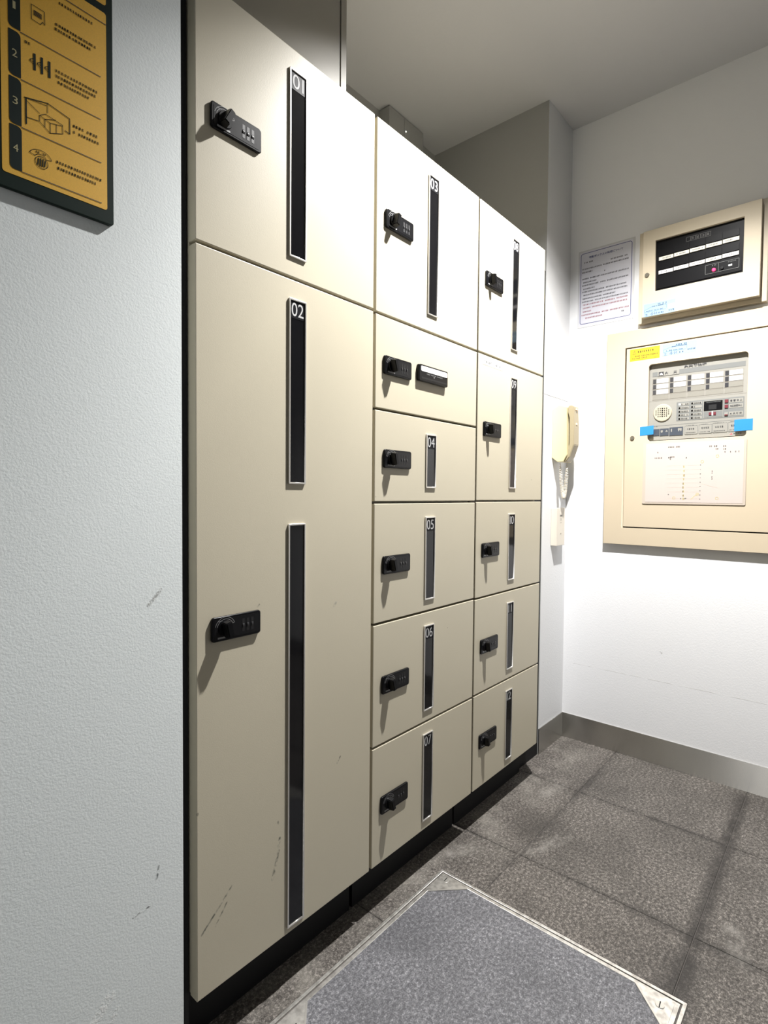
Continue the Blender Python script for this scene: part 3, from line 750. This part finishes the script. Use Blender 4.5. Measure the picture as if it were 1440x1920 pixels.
dbox(-.4795, -.5055, 1.4420, 1.4600, 'counter_screen', m_slotmat, .0020)
dbox(-.4630, -.5255, 1.4130, 1.4355, 'counter_base', m_mgrey, .0016)
dbox(-.4810, -.4895, 1.4205, 1.4310, 'red_button', m_red, .0040); dbox(-.4960, -.5045, 1.4205, 1.4310, 'red_button', m_red, .0040); dbox(-.4905, -.4945, 1.4195, 1.4350, 'white_divider', m_white, .0022)
pr = Print(YD - .0020); q0 = D_(-.470, 1.4705); q1 = D_(-.520, 1.4705); pr.marks(q0[0], q1[0], q0[1], .0040); pr.obj('counter_print', m_mgrey, dp)
for i, (zt, s_) in enumerate(((1.4760, '音響停止'), (1.4560, '地区音響停止'), (1.4270, '火災断定'))):
    dbox(-.5325, -.5440, zt - .0130, zt - .0010, 'red_button', m_red if i < 2 else m_dgrey, .0035)
    if i == 2: dbox(-.5330, -.5435, zt - .0125, zt - .0085, 'button_edge', m_red, .0040)
    dbox(-.5470, -.5915, zt - .0145, zt + .0005, 'button_label', m_dgrey, .0012)
    q = D_(-.5690, zt - .0070); sp_ = ' '.join(s_) if i != 1 else s_
    obj('button_text', text_mesh(sp_, q[0], q[1], .0385, .0085, YD - .0015, res=1, bold=.02), m_ink, dp)
# lower strip of covered switches
pr = Print(YD - .0004)
q0 = D_(-.2650, 1.3930); q1 = D_(-.6000, 1.3960); pr.line([q0, q1], .0012)
q0 = D_(-.268, 1.3880); pr.marks(q0[0] + .004, q0[0] + .030, q0[1] + .003, .0035)
pr.obj('switch_rule', m_mgrey, dp)
for y0, y1, z0, z1 in ((-.2840, -.3065, 1.3535, 1.3800), (-.3085, -.3405, 1.3520, 1.3805), (-.3430, -.3920, 1.3505, 1.3830)):
    dbox(y0, y1, z0, z1, 'switch_cover', m_navy, .0022)
pr = Print(YD - .0026)
q = D_(-.3160, 1.3700); pr.poly([(q[0] - .004, q[1] - .005), (q[0] + .001, q[1] - .006), (q[0] + .004, q[1] + .002), (q[0] - .001, q[1] + .005), (q[0] - .005, q[1] + .002)])
q = D_(-.3330, 1.3700); pr.poly([(q[0] - .005, q[1] - .003), (q[0] + .005, q[1] - .003), (q[0], q[1] + .005)])
q = D_(-.3510, 1.3715); pr.quad(q[0] - .002, q[0] + .002, q[1] - .006, q[1] + .006)
q = D_(-.3810, 1.3720); pr.quad(q[0] - .007, q[0] + .007, q[1] - .001, q[1] + .006); pr.quad(q[0] - .006, q[0] - .002, q[1] - .006, q[1] - .001); pr.quad(q[0] + .002, q[0] + .006, q[1] - .006, q[1] - .001)
pr.obj('switch_symbols', m_dgrey, dp)
pr = Print(YD - .0016); pk = Print(YD - .0016)
for y0, y1, z0, z1 in ((-.3985, -.4430, 1.3520, 1.3850), (-.4475, -.4920, 1.3520, 1.3860), (-.4940, -.5430, 1.3525, 1.3875), (-.5465, -.5900, 1.3530, 1.3890)):
    a = D_(y0, z0); b = D_(y1, z1)
    obj('switch_button', plate(rrect(a[0], b[0], a[1], b[1], .003), [], YD - .0012, YD + .0002), m_dgrey, dp)
    bo = rrect(a[0], b[0], a[1], b[1], .003)
    pr.line([(x, z) for x, z in bo] + [bo[0]], .0008)
    pk.marks(a[0] + .008, b[0] - .008, (a[1] + b[1]) / 2 + .004, .0075); pk.marks(a[0] + .004, b[0] - .006, a[1] + .006, .0035); pk.marks(a[0] + .006, b[0] - .012, b[1] + .0015, .0028)
pr.obj('switch_outlines', m_mgrey, dp); pk.obj('switch_print', m_greyink, dp)
q = D_(-.5565, 1.3445); pr = Print(YD - .0005); pr.poly([(q[0] - .0055, q[1] - .0035), (q[0] + .004, q[1] - .0035), (q[0] + .001, q[1] + .004)]); pr.obj('logo_mark', m_redink, dp)
q = D_(-.5760, 1.3445); obj('logo_text', text_mesh('ホーチキ', q[0], q[1], .0260, .0060, YD - .0005, res=1, bold=.02), m_ink, dp)
# blue tape over both ends of the lower strip
def tape(y0, y1, z0, z1, sk):
    a = B(y0, z0); b = B(y1, z1)
    bm = new_bm(); pts = [(a[0], a[1]), (b[0], a[1] + sk), (b[0], b[1] + sk), (a[0], b[1])]
    add_prism(bm, pts, 'y', DF - .0009, DF - .0002)
    return obj('blue_tape', done(bm), m_blue, t, label='strip of blue masking tape')
tape(-.2310, -.2835, 1.3570, 1.3935, .003); tape(-.5650, -.6235, 1.3530, 1.3960, .001)
# clear sleeve with printed card
c0 = B(-.2465, 1.0750); c1 = B(-.6075, 1.3240)
bm = new_bm(); add_prism(bm, rrect(c0[0], c1[0], c0[1], c1[1], .004, 3), 'y', DF - .0030, DF - .0001); obj('card_sleeve', done(bm), m_sleeve, d)
obj('diagram_card', box(c0[0] + .011, c1[0] - .008, DF - .0036, DF - .0028, c0[1] + .007, c1[1] - .003), m_card, d)
pr = Print(DF - .0038); pb = Print(DF - .0038); po = Print(DF - .0038)
def CP(ym, zm): return B(ym, zm, .024)
x0, zz = c0; w, h = c1[0] - c0[0], c1[1] - c0[1]
X = lambda a: x0 + a * w; Z = lambda b: zz + b * h
for a0, b0, z in ((.26, .38, .92), (.46, .50, .92), (.66, .72, .905), (.72, .77, .905), (.79, .84, .90), (.72, .75, .86), (.79, .84, .855), (.80, .94, .81), (.12, .16, .84), (.12, .32, .75), (.28, .33, .76), (.28, .33, .725), (.41, .45, .74)): pr.marks(X(a0), X(b0), Z(z), .0060, .6)
for xx, z0, z1 in ((.185, .09, .62), (.22, .09, .62), (.255, .08, .62), (.605, .07, .58), (.66, .07, .66), (.72, .07, .70)):
    z = z0
    while z < z1: pb.line([(X(xx), Z(z)), (X(xx), Z(min(z + .035, z1)))], .0006); z += .055
for z in (.62, .55, .48, .41, .34, .27, .20, .09): pb.line([(X(.255), Z(z)), (X(.58), Z(z))], .0004)
for z in (.60, .53, .46, .40, .33, .27, .205, .14, .09): po.marks(X(.415), X(.445), Z(z), .0085)
for q, z in ((.60, .67), (.74, .75), (.33, .10), (.745, .10), (.56, .16)): po.arc(X(q), Z(z), .005, 0, 360, .0012, 10)
po.line([(X(.50), Z(.08)), (X(.53), Z(.13)), (X(.57), Z(.17))], .0016)
for z in (.62, .55, .48, .42, .35, .285, .215, .15, .085):
    s_ = R.choice((.0022, .0030, .0034)); pr.quad(X(.585) - s_ / 2, X(.585) + s_ / 2, Z(z) - s_ / 2, Z(z) + s_ / 2)
for q, z in ((.275, .155), (.40, .09), (.44, .09), (.45, .095)): pr.quad(X(q) - .0018, X(q) + .0018, Z(z) - .0018, Z(z) + .0018)
pb.line([(X(.60), Z(.33)), (X(.68), Z(.29)), (X(.76), Z(.26))], .0014)
for i in range(5): pr.marks(X(.69), X(.69) + .006, Z(.52 - i * .03), .005)
pr.obj('card_print', m_greyink, d); pb.obj('card_lines', P('faint_print', (.55, .48, .42), .6), d); po.obj('card_ochre_print', m_brownink, d)

# ------------------------------------------------------------------ wall telephone on the pier
t = thing('wall_telephone', 'ivory wall telephone with its handset on the left of the corner', 'telephone', (2.2605, YP, 1.249))
t['label'] = 'ivory wall telephone with hung handset and coiled cord'
Zb = 1.249
bm = new_bm()
prof = [(-.0004, .020), (-.026, .0005), (-.0510, .0005), (-.0665, .029), (-.0620, .231), (-.0285, .2415), (-.0004, .227)]
add_prism(bm, prof, 'x', 0, .0850)
bmesh.ops.bevel(bm, geom=list(bm.edges), offset=.0015, segments=2, affect='EDGES')
obj('base', done(bm), m_phone, t)
bm = new_bm()
hp = [(-.0650, .236), (-.0790, .239), (-.0880, .232), (-.0915, .150), (-.0925, .072), (-.0760, .022), (-.0600, .0025), (-.0520, .0000), (-.0560, .0140), (-.0660, .0330), (-.0765, .0760), (-.0755, .185), (-.0690, .200), (-.0640, .208)]
add_prism(bm, hp, 'x', .0085, .0650)
bmesh.ops.bevel(bm, geom=[e for e in bm.edges], offset=.0022, segments=2, affect='EDGES')
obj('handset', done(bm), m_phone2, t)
bm = new_bm()
for z in (.222, .160): add_box(bm, .030, .044, -.0935, -.0890, z - .004, z + .004, .0008)
obj('handset_inserts', done(bm), P('pinkish_cap', (.80, .62, .48), .4), t)
# coiled cord: helix along a hanging loop
bm = new_bm()
def loop(s):
    # s 0..1 from base to handset
    a = math.pi * s
    y = -.030 - .026 * s - .003 * math.sin(a)
    z = -.002 - .150 * math.sin(a) ** .85
    x = .020 + .012 * s
    return Vector((x, y, z))
pts = []; NT = 66; nn_ = NT * 10
for i in range(nn_ + 1):
    s = i / nn_
    c = loop(s); tdir = (loop(min(1, s + .004)) - loop(max(0, s - .004))).normalized()
    n1 = tdir.cross(Vector((1, 0, 0))).normalized(); n2 = tdir.cross(n1)
    taper = min(1, s / .10, (1 - s) / .10)
    rr = .0066 * max(0, taper) ** .7
    an = 2 * math.pi * NT * s
    pts.append(c + (n1 * math.cos(an) + n2 * math.sin(an)) * rr)
cu = bpy.data.curves.new('cord', 'CURVE'); cu.dimensions = '3D'; cu.bevel_depth = .0016; cu.bevel_resolution = 1
sp = cu.splines.new('POLY'); sp.points.add(len(pts) - 1)
for q, p_ in zip(sp.points, pts): q.co = (*p_, 1)
to = bpy.data.objects.new('tmp', cu); COL.objects.link(to)
me = bpy.data.meshes.new_from_object(to.evaluated_get(bpy.context.evaluated_depsgraph_get())); bpy.data.objects.remove(to)
me.materials.clear(); bm.free()
obj('coiled_cord', me, m_jack, t)
# jack box below
t = thing('telephone_jack_box', 'cream jack box on the wall below the telephone', 'socket box', (2.2640, YP, .888))
obj('body', box(0, .0850, -.0270, -.0003, 0, .1640, .0015), m_jack, t)
pr = Print(-.0273)
for dx in (-.008, 0, .008): pr.quad(.0435 + dx - .0028, .0435 + dx + .0028, .126, .134)
for dx in (-.006, .006): pr.quad(.0435 + dx - .0012, .0435 + dx + .0012, .108, .122)
pr.arc(.0435, .1050, .007, 200, 340, .001, 8)
pr.obj('socket_holes', m_dark, t)
bm = new_bm(); add_cyl(bm, (.0445, -.0268, .0520), '-y', .0034, .003, .0012, 12); obj('screw', done(bm), m_knobsteel, t)

# ------------------------------------------------------------------ floor hatch
t = thing('floor_hatch', 'square floor hatch with steel edging and blue-grey stone inlay', 'floor hatch', (HX0, HY0, 0))
HW, HH = HX1 - HX0, HY1 - HY0
def zplate(outer, holes, z0, z1, bev=0):
    me = plate(outer, holes, -z1, -z0, bev)          # local xz plane -> xy plane
    me.transform(Matrix.Rotation(-math.pi / 2, 4, 'X')); return me
rc = lambda m: [(m, m), (HW - m, m), (HW - m, HH - m), (m, HH - m)]
obj('outer_frame', zplate(rc(0), [rc(.0075)], -.003, .0012, .0004), m_trimsteel, t)
obj('joint', zplate(rc(.0075), [rc(.0115)], -.0038, -.0020), m_slotmat, t)
obj('lid_frame', zplate(rc(.0115), [rc(.0205)], -.003, .0010, .0004), m_trimsteel, t)
obj('stone_inlay', box(.0207, HW - .0207, .0207, HH - .0207, -.0035, .0002), m_inlay, t)
tri = .078
for sx in (0, 1):
    for sy in (0, 1):
        o = .0205
        p3 = [(o, o), (o + tri, o), (o, o + tri)]
        p3 = [((HW - x) if sx else x, (HH - y) if sy else y) for x, y in p3]
        cp = obj('corner_plate', zplate(p3, [], .0003, .0022, .0003), m_trimsteel, t)
        cx, cy = (HW - o - .024 if sx else o + .024), (HH - o - .024 if sy else o + .024)
        if sx and sy: cx, cy = 1.281 - HX0, -.060 - HY0
        bm = new_bm(); add_cyl(bm, (cx, cy, .0020), 'z', .0098, .0090, .0018, 24); obj('screw', done(bm), m_alu, cp)
        bm = new_bm(); add_box(bm, -.0085, .0085, -.0011, .0011, 0, .0003); me = done(bm); so = obj('screw_slot', me, m_dark, cp, (cx, cy, .0037)); so.rotation_euler = (0, 0, math.radians(5))
        bar = [p3[1], p3[2]]
        n_ = Vector((1, 1)).normalized() * .004
        n_ = Vector(((-n_.x if sx else n_.x), (-n_.y if sy else n_.y)))
        obj('corner_edge', zplate([bar[0], bar[1], (bar[1][0] + n_.x, bar[1][1] + n_.y), (bar[0][0] + n_.x, bar[0][1] + n_.y)], [], .0003, .0030), m_alu, cp)
